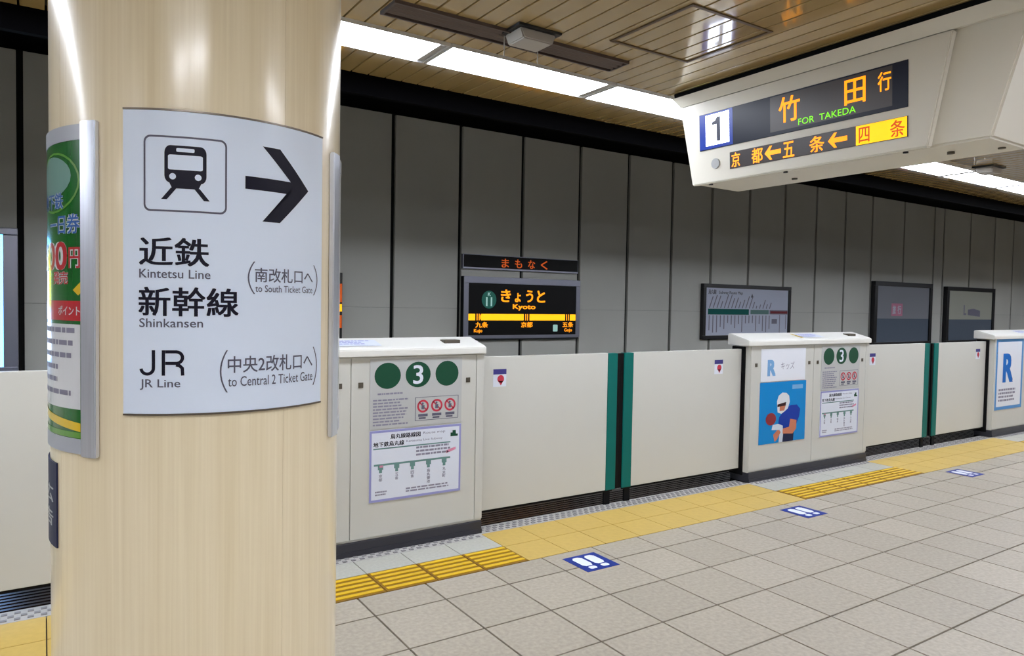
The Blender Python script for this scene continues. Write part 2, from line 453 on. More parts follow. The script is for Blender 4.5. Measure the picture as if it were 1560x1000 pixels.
# ------------------------------------------------------------------ LAMPS
def strip_lamp(x0, L, y0, y1, m, label, group):
    t = thing('ceiling_light', label, 'ceiling light', (x0, y0, 2.905), group)
    W = y1-y0
    bm = nb(); box(bm, 0, L, 0, W, -.006, 0)
    for a in (0, L-.012): box(bm, a, a+.012, 0, W, -.017, -.006)
    box(bm, .012, L-.012, 0, .006, -.0185, -.006); box(bm, .012, L-.012, W-.006, W, -.0185, -.006)
    link('housing', bm, 'lamp_frame', t)
    bm = nb(); box(bm, .02, L-.055, .008, W-.008, -.016, -.0065, bev=.004)
    link('diffuser', bm, m, t)
    bm = nb(); box(bm, L-.05, L-.018, .02, W-.02, -.0155, -.0065, bev=.002)
    link('end_cap', bm, 'fixture', t)
    return t
LP = 1.115
for k in range(-8, 20):
    x = .36-LP+k*LP
    lab = {0: 'white ceiling light just right of the pillar, running out of sight behind it',
           1: 'white ceiling light between pillar and hanging display, beside the brown slot',
           2: 'white ceiling light whose right end goes behind the hanging display',
           5: 'white ceiling light seen just right of the hanging display',
           6: 'white ceiling light at far right beside the small pale box'}.get(k, 'white ceiling light above the gates, hidden behind display or pillar or out of frame')
    strip_lamp(x, LP-.006, -.05, .27, 'lamp', lab, 'fluorescent lights above the platform gates')
for k in range(-3, 10):  # added row, brightens the pillar and gates from behind the camera
    strip_lamp(-1.2+k*2.3, 2.0, -6.5, -6.1, 'fill_rear', 'wide white fill light added unseen behind the camera', 'added fill lights behind the camera')
for k in range(-2, 7):
    for s in (0, 1):
        x = -2.42+k*3.2+s*.58
        t = thing('downlight', 'square white downlight of the pairs along the middle of the platform ceiling', 'ceiling light', (x, -3.5, 2.905), 'square downlight pairs along the platform')
        bm = nb(); box(bm, 0, .52, 0, .42, -.01, 0, bev=.003); link('housing', bm, 'lamp_frame', t)
        bm = nb(); box(bm, .02, .50, .02, .40, -.016, -.0105, bev=.002); link('diffuser', bm, 'lamp_down', t)

# brown linear diffuser slot
t = thing('air_diffuser', 'long brown air diffuser slot in the ceiling beside the lights', 'air vent', (-.1, -.38, 2.905))
bm = nb()
box(bm, 0, 1.37, 0, .165, -.004, 0)
link('backing', bm, 'slot', t)
bm = nb()
for a in ((0, 1.37, 0, .012), (0, 1.37, .153, .165), (0, .012, .012, .153), (1.358, 1.37, .012, .153)): box(bm, a[0], a[1], a[2], a[3], -.016, -.004)
link('frame', bm, 'slot', t)
for k in range(3):
    bm = nb(); prism(bm, [(.012, .035+k*.038, -.004), (.012, .040+k*.038, -.004), (.012, .055+k*.038, -.014), (.012, .050+k*.038, -.014)], (1.346, 0, 0))
    link('vane', bm, 'slot', t)
# access hatch frame (thin brown frame round a square of planks)
def hatch(x0, x1, y0, y1, label):
    t = thing('ceiling_hatch', label, 'hatch', (x0, y0, 2.905))
    W, D = x1-x0, y1-y0
    for a in ((0, W, 0, .018), (0, W, D-.018, D), (0, .018, .018, D-.018), (W-.018, W, .018, D-.018)):
        bm = nb(); box(bm, a[0], a[1], a[2], a[3], -.006, 0, bev=.0015); link('frame_rail', bm, 'hatch', t)
hatch(.98, 1.53, -1.10, -.55, 'square brown framed access hatch in the ceiling left of the display')
# small grey boxes on the ceiling
def fixture(x, y, label):
    t = thing('ceiling_detector', label, 'detector', (x, y, 2.905), 'small grey ceiling boxes')
    bm = nb(); box(bm, -.02, .23, -.02, .16, -.012, 0, bev=.002); link('mounting_plate', bm, 'frame_black', t)
    bm = nb(); prism(bm, [(0, 0, -.012), (.21, 0, -.012), (.19, 0, -.06), (.02, 0, -.06)], (0, .14, 0))
    bmesh.ops.bevel(bm, geom=bm.edges[:], offset=.006, segments=2, affect='EDGES')
    link('body', bm, 'fixture', t, smooth=False)
    for a in (.0, .20):
        bm = nb(); cyl(bm, (a+.005, .15, -.055), .003, .11); link('rod', bm, 'fixture', t)
fixture(.50, -.47, 'small grey box on black plate on the ceiling above the brown slot')
fixture(5.75, -.25, 'small pale box hanging beside the light at far right')

# ------------------------------------------------------------------ PLATFORM GATES
def cap_z(y): return 1.286+(y+.02)/.23*.052
def cabinet(x, label, left='none', notice=True, toplabel='white'):
    t = thing('gate_cabinet', label, 'gate cabinet', (x, .86, 0), 'cabinets of the platform screen gates')
    W = CW; D = .21
    bm = nb(); box(bm, 0, W, .008, D, .085, 1.235, bev=.004); link('body', bm, 'gate', t)
    bm = nb(); box(bm, .0, W-.004, -.006, D-.01, 0.0, .085, bev=.003)
    box(bm, .0, W-.004, -.012, .0, 0.0, .03)
    link('plinth', bm, 'plinth', t)
    # sloping cap
    bm = nb()
    prism(bm, [(-.055, -.02, 1.2355), (-.055, D+.015, 1.2355), (-.055, D+.015, cap_z(D)), (-.055, D-.01, cap_z(D)+.004), (-.055, .0, cap_z(.0)), (-.055, -.02, 1.280)], (W+.062, 0, 0))
    bmesh.ops.bevel(bm, geom=bm.edges[:], offset=.005, segments=2, affect='EDGES')
    link('cap', bm, 'gate_cap', t)
    for a, b in ((.003, .925), (.930, 1.812)):
        bm = nb(); box(bm, a, b, 0, .0078, .10, 1.232, bev=.003); link('access_panel', bm, 'gate_panel', t)
    bm = nb(); box(bm, 1.817, W, 0, .0078, .10, 1.232, bev=.003); link('end_post', bm, 'gate_panel', t)
    for u in (.07, .855, .99, 1.75):
        bm = nb(); box(bm, u-.016, u+.016, -.004, 0, 1.045, 1.078, bev=.0015); box(bm, u-.006, u+.006, -.006, -.004, 1.055, 1.068); link('lock', bm, 'screw', t)
    # black seal at the door mouth
    bm = nb(); box(bm, -.019, -.001, .06, .20, .06, 1.225); link('door_seal', bm, 'rubber', t)
    bm = nb(); box(bm, W+.001, W+.012, .07, .2, .1, 1.225); link('door_seal', bm, 'rubber', t)
    # label and lamp on the cap
    def top(u, v): return Vector((u, v, cap_z(v)+.0052))
    bm = nb(); flatshape(bm, rect(.80, 1.14, .03, .16), top)
    s = link('cap_label', bm, 'paper', t)
    def top2(u, v): return Vector((u, v, cap_z(v)+.0060))
    bm = nb(); wordlines(bm, .82, 1.12, .145, .05, 3, top2, seed=int(x*3)+5); link('small_print', bm, 'blue_line', s)
    if toplabel == 'yellow':
        bm = nb(); flatshape(bm, rect(.76, .80, .03, .16), top); link('cap_mark', bm, 'poster_yellow', t)
    bm = nb(); box(bm, 1.60, 1.72, .06, .13, 1.30, cap_z(.13)+.010, bev=.004); link('indicator_slot', bm, 'screw', t)
    if notice:
        a, b = 1.05, 1.70
        bm = nb(); box(bm, a, b, -.004, -.0005, .78, 1.218); pn = link('notice_plate', bm, 'notice', t, 'grey notice plate with green circles and a white 3')
        f = front(-.0046); f2 = front(-.0052)
        bm = nb()
        for u, r in ((1.167, .089), (1.378, .089), (1.588, .086)): flatshape(bm, disc(u, 1.113, r, .083), f)
        link('green_circle', bm, 'dgreen', pn)
        bm = nb(); text(bm, '3', 1.342, 1.414, 1.052, 1.174, f2, .012); link('number', bm, 'paper', pn)
        bm = nb(); wordlines(bm, 1.10, 1.27, 1.005, .985, 1, f, seed=2, ragged=0); wordlines(bm, 1.07, 1.33, .965, .79, 9, f, seed=3, fill=.5); link('small_print', bm, 'print_grey', pn)
        bm = nb()
        for e in (rect(1.358, 1.362, .815, .962), rect(1.672, 1.676, .815, .962), rect(1.358, 1.676, .962, .965), rect(1.358, 1.676, .812, .815)): flatshape(bm, e, f)
        link('box_outline', bm, 'ink_soft', pn)
        for k, u in enumerate((1.415, 1.515, 1.613)):
            bm = nb()
            n = 24; ro, ri = .042, .029
            for i in range(n):
                p = [2*math.pi*i/n, 2*math.pi*(i+1)/n]
                flatshape(bm, [(u+ro*math.cos(p[0]), .905+ro*math.sin(p[0])), (u+ro*math.cos(p[1]), .905+ro*math.sin(p[1])), (u+ri*math.cos(p[1]), .905+ri*math.sin(p[1])), (u+ri*math.cos(p[0]), .905+ri*math.sin(p[0]))], f)
            flatshape(bm, [(u-.033, .932), (u-.027, .938), (u+.033, .878), (u+.027, .872)], f)
            sg = link('prohibition_sign', bm, 'print_red', pn)
            bm = nb(); flatshape(bm, disc(u-.003, .922, .008, .008, 12), f2); flatshape(bm, [(u-.012, .886), (u+.009, .886), (u+.011, .912), (u-.011, .912)], f2)
            flatshape(bm, rect(u-.034, u+.034, .838, .855), f2); flatshape(bm, rect(u-.03, u+.02, .822, .833), f2)
            link('pictogram', bm, 'ink_soft', pn)
        # route map sheet
        bm = nb(); box(bm, a, b, -.004, -.0005, .318, .770); mp_ = link('route_map_sheet', bm, 'paper', t, 'white route map sheet with a lilac border')
        bm = nb()
        for e in (rect(a, b, .755, .770), rect(a, b, .318, .333), rect(a, a+.014, .333, .755), rect(b-.014, b, .333, .755)): flatshape(bm, e, f)
        link('border', bm, 'blue_line', mp_)
        bm = nb(); text(bm, '烏丸線路線図', 1.19, 1.40, .710, .742, f, .02); text(bm, '地下鉄烏丸線', 1.075, 1.285, .665, .697, f, .02); link('lettering', bm, 'ink', mp_)
        bm = nb(); text(bm, 'Route map', 1.42, 1.58, .718, .738, f); text(bm, 'Karasuma Line Subway', 1.30, 1.56, .676, .694, f)
        wordlines(bm, 1.37, 1.62, .645, .575, 3, f, seed=9, ragged=.1); wordlines(bm, 1.30, 1.62, .385, .350, 2, f, seed=10, ragged=.1); wordlines(bm, 1.09, 1.18, .385, .350, 2, f, seed=11); link('small_print', bm, 'print_grey', mp_)
        bm = nb(); flatshape(bm, rect(1.075, 1.62, .650, .658), f); flatshape(bm, rect(1.08, 1.62, .545, .557), f)
        for u in (1.125, 1.235, 1.345, 1.46, 1.575):
            flatshape(bm, rect(u-.018, u+.018, .520, .545), f); flatshape(bm, rect(u-.010, u+.010, .500, .52), f)
        link('route_line', bm, 'print_teal', mp_)
        bm = nb(); flatshape(bm, [(1.62, .69), (1.675, .69), (1.675, .705), (1.66, .705), (1.66, .73), (1.635, .73), (1.635, .715), (1.62, .715)], f); link('emblem', bm, 'dgreen', mp_)
        bm = nb(); flatshape(bm, [(1.59, .58), (1.66, .60), (1.66, .618), (1.59, .60)], f); flatshape(bm, rect(1.118, 1.14, .535, .548), f2); link('marker', bm, 'print_pink', mp_)
        bm = nb()
        for u, s_, v0 in ((1.125, '京都', .425), (1.235, '五条', .445), (1.345, '四条', .445), (1.46, '烏丸御池', .395), (1.575, '丸太町', .430)):
            n = len(s_)
            for q, ch in enumerate(s_): text(bm, ch, u-.012, u+.012, .494-(q+1)*.024, .494-q*.024-.003, f, .02)
        link('station_names', bm, 'print_grey', mp_)
    if left == 'player':
        f, f2, f3, f4 = front(-.0046), front(-.0050), front(-.0054), front(-.0058)
        bm = nb(); box(bm, .137, .792, -.004, -.0005, .905, 1.205); pa = link('advert_sheet', bm, 'ad_white', t, 'white advert sheet with a blue R')
        bm = nb(); text(bm, 'R', .225, .345, .955, 1.105, f, .06); link('logo', bm, 'logo_light', pa)
        bm = nb(); text(bm, 'キッズ', .42, .62, 1.01, 1.08, f); link('lettering', bm, 'print_grey', pa)
        bm = nb(); box(bm, .131, .812, -.004, -.0005, .328, .896); pb = link('player_poster', bm, 'ad_blue', t, 'bright blue poster of a football player in a white helmet')
        bm = nb(); flatshape(bm, rect(.60, .76, .82, .86), f); link('caption', bm, 'logo_light', pb)
        # coordinates of the printed figure: u across, v up
        def U(a): return .131+a*.681
        def V(b): return .328+b*.568
        def shape(name, pts, m, ff):
            bm = nb(); flatshape(bm, [(U(a), V(b)) for a, b in pts], ff); link(name, bm, m, pb)
        shape('print_trousers', [(.48, 0.0), (.74, 0.0), (.75, .17), (.50, .20)], 'trousers', f)
        shape('print_belt_towel', [(.42, 0.0), (.50, 0.0), (.52, .20), (.44, .22)], 'glove', f2)
        shape('print_jersey', [(.40, .30), (.52, .22), (.76, .18), (.86, .40), (.88, .52), (.80, .60), (.66, .60), (.52, .52), (.42, .42)], 'jersey', f2)
        shape('print_forearm', [(.33, .02), (.38, .05), (.46, .17), (.40, .22), (.30, .14)], 'skin', f3)
        shape('print_arm', [(.50, .14), (.72, .12), (.80, .20), (.80, .34), (.66, .37), (.64, .24), (.50, .22)], 'skin', f3)
        shape('print_glove', [(.26, .22), (.50, .20), (.50, .27), (.40, .31), (.28, .30)], 'glove', f4)
        bm = nb(); flatshape(bm, disc(U(.24), V(.40), .075, .058, 20), f4); link('print_ball', bm, 'ball', pb)
        bm = nb(); flatshape(bm, [(U(a), V(b)) for a, b in ((.38, .50), (.46, .47), (.52, .50), (.60, .55), (.64, .66), (.62, .76), (.56, .81), (.47, .82), (.39, .77), (.36, .68), (.37, .58))], f3); link('print_helmet', bm, 'helmet', pb)
        shape('print_face', [(.42, .52), (.52, .52), (.55, .60), (.42, .60)], 'skin', f4)
        shape('print_visor', [(.37, .59), (.55, .60), (.56, .66), (.37, .63)], 'visor', front(-.0061))
    if left == 'logo':
        f, f2 = front(-.0046), front(-.0050)
        bm = nb(); box(bm, .04, .80, -.004, -.0005, .335, 1.238); pa = link('advert_sheet', bm, 'ad_white', t, 'tall white advert with a pale blue border and a big blue R')
        bm = nb()
        for e in (rect(.04, .80, 1.20, 1.238), rect(.04, .80, .335, .375), rect(.04, .085, .375, 1.20), rect(.755, .80, .375, 1.20)): flatshape(bm, e, f)
        link('border', bm, 'ad_blue_edge', pa)
        bm = nb(); text(bm, 'R', .235, .525, .68, 1.05, f2, .05); link('logo', bm, 'logo_blue', pa)
        bm = nb(); wordlines(bm, .14, .62, .60, .42, 4, f2, seed=21, ragged=.2); link('small_print', bm, 'print_grey', pa)
    return t
cabinet(cabs[1][0], 'cream gate cabinet partly behind the pillar, the nearest with green circles and number 3')
cabinet(cabs[2][0], 'cream gate cabinet with the blue football player poster on its front', 'player', toplabel='yellow')
cabinet(cabs[3][0], 'cream gate cabinet at the far right with the blue bordered R advert', 'logo')
cabinet(cabs[0][0], 'cream gate cabinet out of sight to the left of the pillar')
cabinet(cabs[4][0], 'cream gate cabinet out of frame beyond the R advert')

def gate_door(x0, x1, side, label, sx=None, sticker=True):
    """side=+1: closing edge at x1, -1: closing edge at x0"""
    t = thing('gate_door', label, 'gate door', (x0, .95, 0), 'sliding doors of the platform screen gates')
    W = x1-x0; e = .098
    a, b = (0, W-e) if side > 0 else (e, W)
    bm = nb(); box(bm, a, b, 0, .04, .118, 1.205, bev=.004); link('door_panel', bm, 'gate', t)
    a, b = (W-e, W) if side > 0 else (0, e)
    bm = nb(); box(bm, a, b, -.004, .044, .115, 1.203, bev=.005); link('edge_strip', bm, 'green', t)
    a, b = (W, W+.036) if side > 0 else (-.036, 0)
    bm = nb(); box(bm, a, b, .004, .036, .115, 1.2, bev=.004); link('rubber_edge', bm, 'rubber', t)
    bm = nb(); box(bm, .02, W-.02, .01, .03, .100, .1175); link('bottom_rail', bm, 'rubber', t)
    bm = nb(); box(bm, (W-.10 if side > 0 else .04), (W-.04 if side > 0 else .10), .012, .028, -.004, .0995); link('guide_shoe', bm, 'rubber', t)
    if sticker:
        u = sx-x0; f, f2 = front(-.0008), front(-.0014)
        bm = nb(); flatshape(bm, rect(u-.055, u+.055, .99, 1.115), f); s = link('warning_sticker', bm, 'paper', t)
        bm = nb(); flatshape(bm, rect(u-.055, u+.055, 1.078, 1.115), f2); link('sticker_band', bm, 'print_navy', s)
        bm = nb(); flatshape(bm, disc(u+.008, 1.045, .028, .028, 18), f2); flatshape(bm, [(u-.012, 1.03), (u+.03, 1.03), (u+.009, .998)], f2); link('sticker_mark', bm, 'print_red', s)
    return t
gate_door(1.147, 2.417, 1, 'cream sliding gate door right of the nearest cabinet, with teal closing edge', 1.315)
gate_door(2.489, 3.903, -1, 'cream sliding gate door left of the player poster cabinet, with teal closing edge', 3.60)
gate_door(5.816, 7.190, 1, 'cream sliding gate door right of the player poster cabinet', 6.02)
gate_door(7.300, 8.567, -1, 'cream sliding gate door left of the far right cabinet', 8.36)
gate_door(10.48, 11.83, 1, 'cream sliding gate door beyond the far right cabinet', 10.7)
gate_door(11.91, 13.22, -1, 'cream sliding gate door left of the cabinet out of frame', 13.0)
gate_door(-3.50, -2.18-.036, 1, 'cream sliding gate door out of frame at the left', -3.3)
gate_door(-2.10, -.78, -1, 'cream sliding gate door visible at the left edge behind the pillar', -.95)

# ------------------------------------------------------------------ FLOOR MARKERS
for x, y, lab in ((1.298, -.09, 'blue square floor sticker with white footprints nearest the pillar'), (3.43, -.09, 'blue square floor sticker with footprints in front of the player poster'), (6.02, -.075, 'blue square floor sticker with footprints farthest along the platform')):
    t = thing('floor_sticker', lab, 'floor sticker', (x, y, 0), 'blue footprint stickers on the floor')
    bm = nb(); box(bm, 0, .25, 0, .25, .0002, .0015); link('sheet', bm, 'fm_blue', t)
    for s in (0, 1):
        u = .040+s*.095
        bm = nb(); f = lambda a, b: Vector((a, b, .0019))
        flatshape(bm, [(u, .10), (u+.015, .080), (u+.060, .080), (u+.074, .11), (u+.074, .20), (u+.056, .222), (u+.018, .222), (u, .20)], f)
        flatshape(bm, rrect(u+.010, u+.064, .028, .068, .014, .014, 3), f)
        link('footprint', bm, 'fm_white', t)

# ------------------------------------------------------------------ WALL DISPLAYS ACROSS THE TRACK
YW = 4.296
t = thing('message_display', 'slim black message display on the far wall above the station name sign', 'display', (2.85, YW, 1.99))
bm = nb(); box(bm, 0, 1.76, -.05, 0, 0, .18, bev=.003)
link('housing', bm, 'frame_grey', t)
bm = nb(); box(bm, .008, 1.752, -.054, -.0505, .022, .172); sc_ = link('screen', bm, 'screen', t)
bm = nb()
for i, ch in enumerate('まもなく'):
    text(bm, ch, .545+i*.20, .655+i*.20, .035, .145, front(-.0550), .02)
link('lettering', bm, 'amber_dim', sc_)
t = thing('station_name_sign', 'black station name sign with amber band reading きょうと on the far wall', 'station sign', (2.85, YW, 1.12))
bm = nb(); box(bm, 0, 1.78, -.07, 0, 0, .78, bev=.004); link('housing', bm, 'frame_black', t)
for a in ((0, 1.78, .70, .78), (0, 1.78, .02, .06), (0, .065, .06, .70), (1.715, 1.78, .06, .70)):
    bm = nb(); box(bm, a[0], a[1], -.085, -.0705, a[2], a[3], bev=.003); link('frame_rail', bm, 'frame_grey', t)
bm = nb(); box(bm, .065, 1.715, -.074, -.0705, .06, .70); scn = link('screen', bm, 'screen', t)
f, f2 = front(-.0746), front(-.0752)
bm = nb(); flatshape(bm, disc(.36, .50, .105, .11), f); link('line_roundel', bm, 'lamp_teal', scn)
bm = nb(); text(bm, 'K', .34, .385, .545, .59, f2, .03); text(bm, '11', .315, .405, .42, .53, f2, .04); link('roundel_lettering', bm, 'lamp_mint', scn)
bm = nb()
for u0, u1, ch in ((.53, .68, 'き'), (.74, .83, 'ょ'), (.91, 1.02, 'う'), (1.08, 1.21, 'と')):
    text(bm, ch, u0, u1, .475 if ch != 'ょ' else .475, .63 if ch != 'ょ' else .59, f, .035)
text(bm, 'Kyoto', .71, 1.06, .37, .45, f, .03); link('lettering', bm, 'amber', scn)
bm = nb()
for u0, u1 in ((.065, .165), (.25, .88), (.97, 1.54), (1.62, 1.715)): flatshape(bm, rect(u0, u1, .245, .325), f)
link('amber_band', bm, 'amber_lit', scn)
bm = nb(); flatshape(bm, [(.22, .285), (.25, .325), (.25, .245)], f)
text(bm, '九条', .17, .35, .155, .225, f, .03); text(bm, 'Kujo', .15, .27, .085, .14, f, .02)
text(bm, '京都', .84, 1.02, .155, .225, f, .03)
text(bm, '五条', 1.50, 1.68, .155, .225, f, .03); text(bm, 'Gojo', 1.53, 1.66, .085, .14, f, .02)
for u in (.207, .925, 1.58): flatshape(bm, rect(u-.022, u-.008, .245, .325), f); flatshape(bm, rect(u+.008, u+.022, .245, .325), f)
link('next_station_lettering', bm, 'amber', scn)
bm = nb(); flatshape(bm, rrect(1.345, 1.42, .10, .19, .01, .01, 2), f); link('small_roundel', bm, 'lamp_mint', scn)

# second sign, just visible by the pillar's right edge
t = thing('neighbour_sign', 'narrow red and amber lit end of a sign on the far wall beside the pillar', 'station sign', (.98, YW, 1.16))
bm = nb(); box(bm, 0, .35, -.10, 0, 0, .72, bev=.004); link('housing', bm, 'frame_black', t)
bm = nb(); flatshape(bm, rect(.02, .345, .30, .38), front(-.101)); link('amber_band', bm, 'amber_lit', t)
bm = nb(); flatshape(bm, rect(.02, .345, .40, .60), front(-.101)); flatshape(bm, rect(.02, .345, .12, .26), front(-.101)); link('red_print', bm, 'amber_dim', t)

# route map board
t = thing('route_map_board', 'black framed white route map board on the far wall with a teal line', 'map board', (7.05, YW, 1.075))
W, H = 2.14, .86
bm = nb(); box(bm, 0, W, -.04, 0, 0, H, bev=.004); link('backing', bm, 'frame_black', t)
for a in ((0, W, H-.06, H), (0, W, 0, .06), (0, .06, .06, H-.06), (W-.06, W, .06, H-.06)):
    bm = nb(); box(bm, a[0], a[1], -.065, -.0405, a[2], a[3], bev=.005); link('frame_rail', bm, 'frame_black', t)
bm = nb(); box(bm, .06, W-.06, -.046, -.0405, .06, H-.06); sh = link('map_sheet', bm, 'map_paper', t)
f, f2 = front(-.0468), front(-.0474)
bm = nb(); text(bm, '烏丸線', .12, .30, .70, .775, f, .03); text(bm, 'Subway Route Map', .36, .92, .695, .755, f, .02); text(bm, '▲', 1.12, 1.18, .68, .73, f, .02) if False else flatshape(bm, [(1.12, .665), (1.18, .665), (1.15, .73)], f)
link('title_lettering', bm, 'ink_soft', sh)
bm = nb(); flatshape(bm, rect(.12, 1.08, .385, .475), f); link('teal_line', bm, 'green', sh)
bm = nb(); flatshape(bm, rect(1.12, 1.58, .395, .465), f); link('grey_line', bm, 'print_teal', sh)
bm = nb(); flatshape(bm, rect(1.60, W-.07, .395, .465), f); link('maroon_line', bm, 'visor' if False else 'print_grey', sh)
bm = nb(); flatshape(bm, rect(1.62, W-.07, .41, .45), f2); link('maroon_band', bm, 'ball', sh)
bm = nb(); rg = random.Random(5)
for k in range(18):
    u = .14+k*.085; hgt = rg.uniform(.10, .22) if k < 12 else rg.uniform(.04, .14)
    # slanting station names above and columns below the line
    flatshape(bm, [(u, .49), (u+.02, .485), (u+.02+hgt*.45, .49+hgt), (u+hgt*.45, .495+hgt)], f)
    flatshape(bm, rect(u, u+.022, .375-rg.uniform(.10, .28), .375), f)
flatshape(bm, rect(1.66, 1.80, .24, .32), f); flatshape(bm, rect(1.86, 1.875, .07, .39), f); flatshape(bm, rect(2.02, 2.035, .15, .39), f)
link('small_print', bm, 'print_grey', sh)

# two big advert frames
def advert(x, Wd, z0, H, m1, m2, label, kind):
    t = thing('advert_frame', label, 'advert frame', (x, YW, z0), 'large framed adverts on the far wall')
    bm = nb(); box(bm, 0, Wd, -.05, 0, 0, H, bev=.004); link('backing', bm, 'frame_black', t)
    for a in ((0, Wd, H-.085, H), (0, Wd, 0, .06), (0, .10, .06, H-.085), (Wd-.09, Wd, .06, H-.085)):
        bm = nb(); box(bm, a[0], a[1], -.085, -.0505, a[2], a[3], bev=.006); link('frame_rail', bm, 'frame_black', t)
    bm = nb(); box(bm, .10, Wd-.09, -.058, -.0505, .06, H-.085); p = link('poster', bm, m1, t)
    f, f2 = front(-.0588), front(-.0594)
    bm = nb(); flatshape(bm, rect(.10, Wd-.09, .06, H*.42), f); link('lower_reflection', bm, m2, p)  # dark lower half painted as a reflection in the glass
    bm = nb()
    if kind == 0:
        flatshape(bm, rect(.62, 1.02, H*.46, H*.66), f); link('pink_reflection', bm, 'print_pink', p)  # pink patch and the letters on it painted as a reflected sign
        bm = nb(); text(bm, '旅', .66, .78, H*.49, H*.63, f2, .04); text(bm, '行', .84, .97, H*.49, H*.63, f2, .04); link('lettering', bm, 'paper', p)
    else:
        text(bm, 'L', .76, .88, H*.50, H*.68, f2, .05); flatshape(bm, [(.95, H*.50), (1.5, H*.47), (1.5, H*.58), (1.2, H*.62), (.95, H*.60)], f); link('lettering', bm, 'print_grey', p)
advert(11.68, 2.10, .90, 1.22, 'ad_dark_top', 'ad_reflection_low', 'black framed slate grey advert with a small painted pink reflection on the far wall', 0)
advert(14.37, 2.13, .90, 1.19, 'ad_pale_top', 'ad_reflection_low', 'black framed pale grey advert with a dark reflection painted below, rightmost on the far wall', 1)

# backlit poster at the left
t = thing('light_box', 'backlit blue poster box on the far wall at the left edge', 'light box', (-3.62, YW, .90))
W, H = 2.05, 1.25
bm = nb(); box(bm, 0, W, -.09, 0, 0, H, bev=.004); link('backing', bm, 'frame_black', t)
for a in ((0, W, H-.06, H), (0, W, 0, .06), (0, .08, .06, H-.06), (W-.105, W, .06, H-.06)):
    bm = nb(); box(bm, a[0], a[1], -.14, -.0905, a[2], a[3], bev=.006); link('frame_rail', bm, 'frame_grey', t)
bm = nb(); box(bm, .08, W-.105, -.10, -.0905, .06, H-.06); p = link('lit_poster', bm, 'poster_glow', t)
bm = nb(); flatshape(bm, rect(.12, .95, .10, .52), front(-.1008)); flatshape(bm, rect(1.0, W-.2, .10, 1.1), front(-.1008)); link('white_print', bm, 'poster_glow_white', p)
bm = nb(); flatshape(bm, rect(.12, .95, .56, 1.12), front(-.1008)); link('yellow_print', bm, 'poster_glow_yellow', p)

# ------------------------------------------------------------------ HANGING DEPARTURE DISPLAY
AX = 1.95
t = thing('departure_display', 'cream hanging departure display with platform number 1 and amber lettering', 'departure display', (AX, 0, 2.575), rot=(0, math.radians(-3.5), 0))
def hexa(bm, a, b, mi=0):
    """loft between two quads"""
    va = [bm.verts.new(p) for p in a]; vb = [bm.verts.new(p) for p in b]
    fs = [bm.faces.new(va), bm.faces.new(vb[::-1])]+[bm.faces.new([va[i], vb[i], vb[(i+1) % 4], va[(i+1) % 4]]) for i in range(4)]
    for f in fs: f.material_index = mi
    bmesh.ops.recalc_face_normals(bm, faces=fs)
zt, zb = .240, -.250
# face slab, wider at the top
bm = nb(); hexa(bm, [(0, -.118, zt), (0, -1.72, zt), (.04, -1.72, zt), (.04, -.118, zt)], [(0, -.207, zb), (0, -1.614, zb), (.04, -1.614, zb), (.04, -.207, zb)])
bmesh.ops.bevel(bm, geom=bm.edges[:], offset=.006, segments=2, affect='EDGES')
link('face_panel', bm, 'sign_cream', t)
bm = nb(); hexa(bm, [(.041, -.15, .28), (.041, -2.02, .28), (.44, -2.02, .28), (.44, -.15, .28)], [(.041, -.225, zb+.002), (.041, -1.86, zb+.002), (.40, -1.86, zb-.022), (.40, -.225, zb-.022)])
bmesh.ops.bevel(bm, geom=bm.edges[:], offset=.01, segments=2, affect='EDGES')
link('housing', bm, 'sign_cream', t)
bm = nb(); hexa(bm, [(-.035, -.085, .300), (-.035, -2.10, .300), (.46, -2.10, .300), (.46, -.085, .300)], [(.0, -.119, zt+.002), (.0, -2.04, zt+.002), (.44, -2.04, .285), (.44, -.119, .285)])
link('canopy', bm, 'sign_cream', t)
bm = nb(); box(bm, -.02, .43, -2.06, -.09, .3005, .330); link('shadow_gap', bm, 'rubber', t)
def side(x): return lambda u, v: Vector((x, u, v))
bm = nb(); box(bm, -.004, -.0002, -1.528, -.275, -.052, .163, bev=.002); scA = link('upper_window', bm, 'display_navy', t)
f, f2, f3 = side(-.0046), side(-.0052), side(-.0058)
bm = nb(); flatshape(bm, rect(-.278, -.525, -.048, .160), f); link('plate_field', bm, 'plate_blue', scA)
bm = nb(); flatshape(bm, rect(-.325, -.500, -.030, .150), f2); link('number_plate', bm, 'plate_lit', scA, 'lit white plate with the platform number')
bm = nb(); flatshape(bm, [(-.372, .088), (-.372, .104), (-.398, .112), (-.410, .130), (-.436, .130), (-.436, -.012), (-.408, -.012), (-.408, .088)], f3); link('number', bm, 'lit_navy', scA)
bm = nb(); flatshape(bm, rect(-.780, -1.455, -.032, .155), f); link('led_panel', bm, 'screen_grey', scA)
bm = nb()
text(bm, '竹', -.835, -.965, .005, .140, f2, .02); text(bm, '田', -1.215, -1.325, .018, .140, f2, .02); text(bm, '行', -1.385, -1.450, .045, .135, f2, .02)
link('lettering', bm, 'amber', scA)
bm = nb(); text(bm, 'FOR  TAKEDA', -.955, -1.275, -.025, .008, f3, .0); link('english_lettering', bm, 'led_green', scA)
bm = nb(); box(bm, -.004, -.0002, -1.528, -.500, -.188, -.092, bev=.002); scB = link('lower_window', bm, 'screen_grey', t)
bm = nb(); flatshape(bm, rect(-1.275, -1.524, -.186, -.094), f); link('lit_band', bm, 'amber_lit', scB)
bm = nb()
for ch, u0, u1 in (('京', -.515, -.575), ('都', -.655, -.730), ('五', -.860, -.930), ('条', -1.020, -1.105)): text(bm, ch, u0, u1, -.182, -.100, f2, .02)
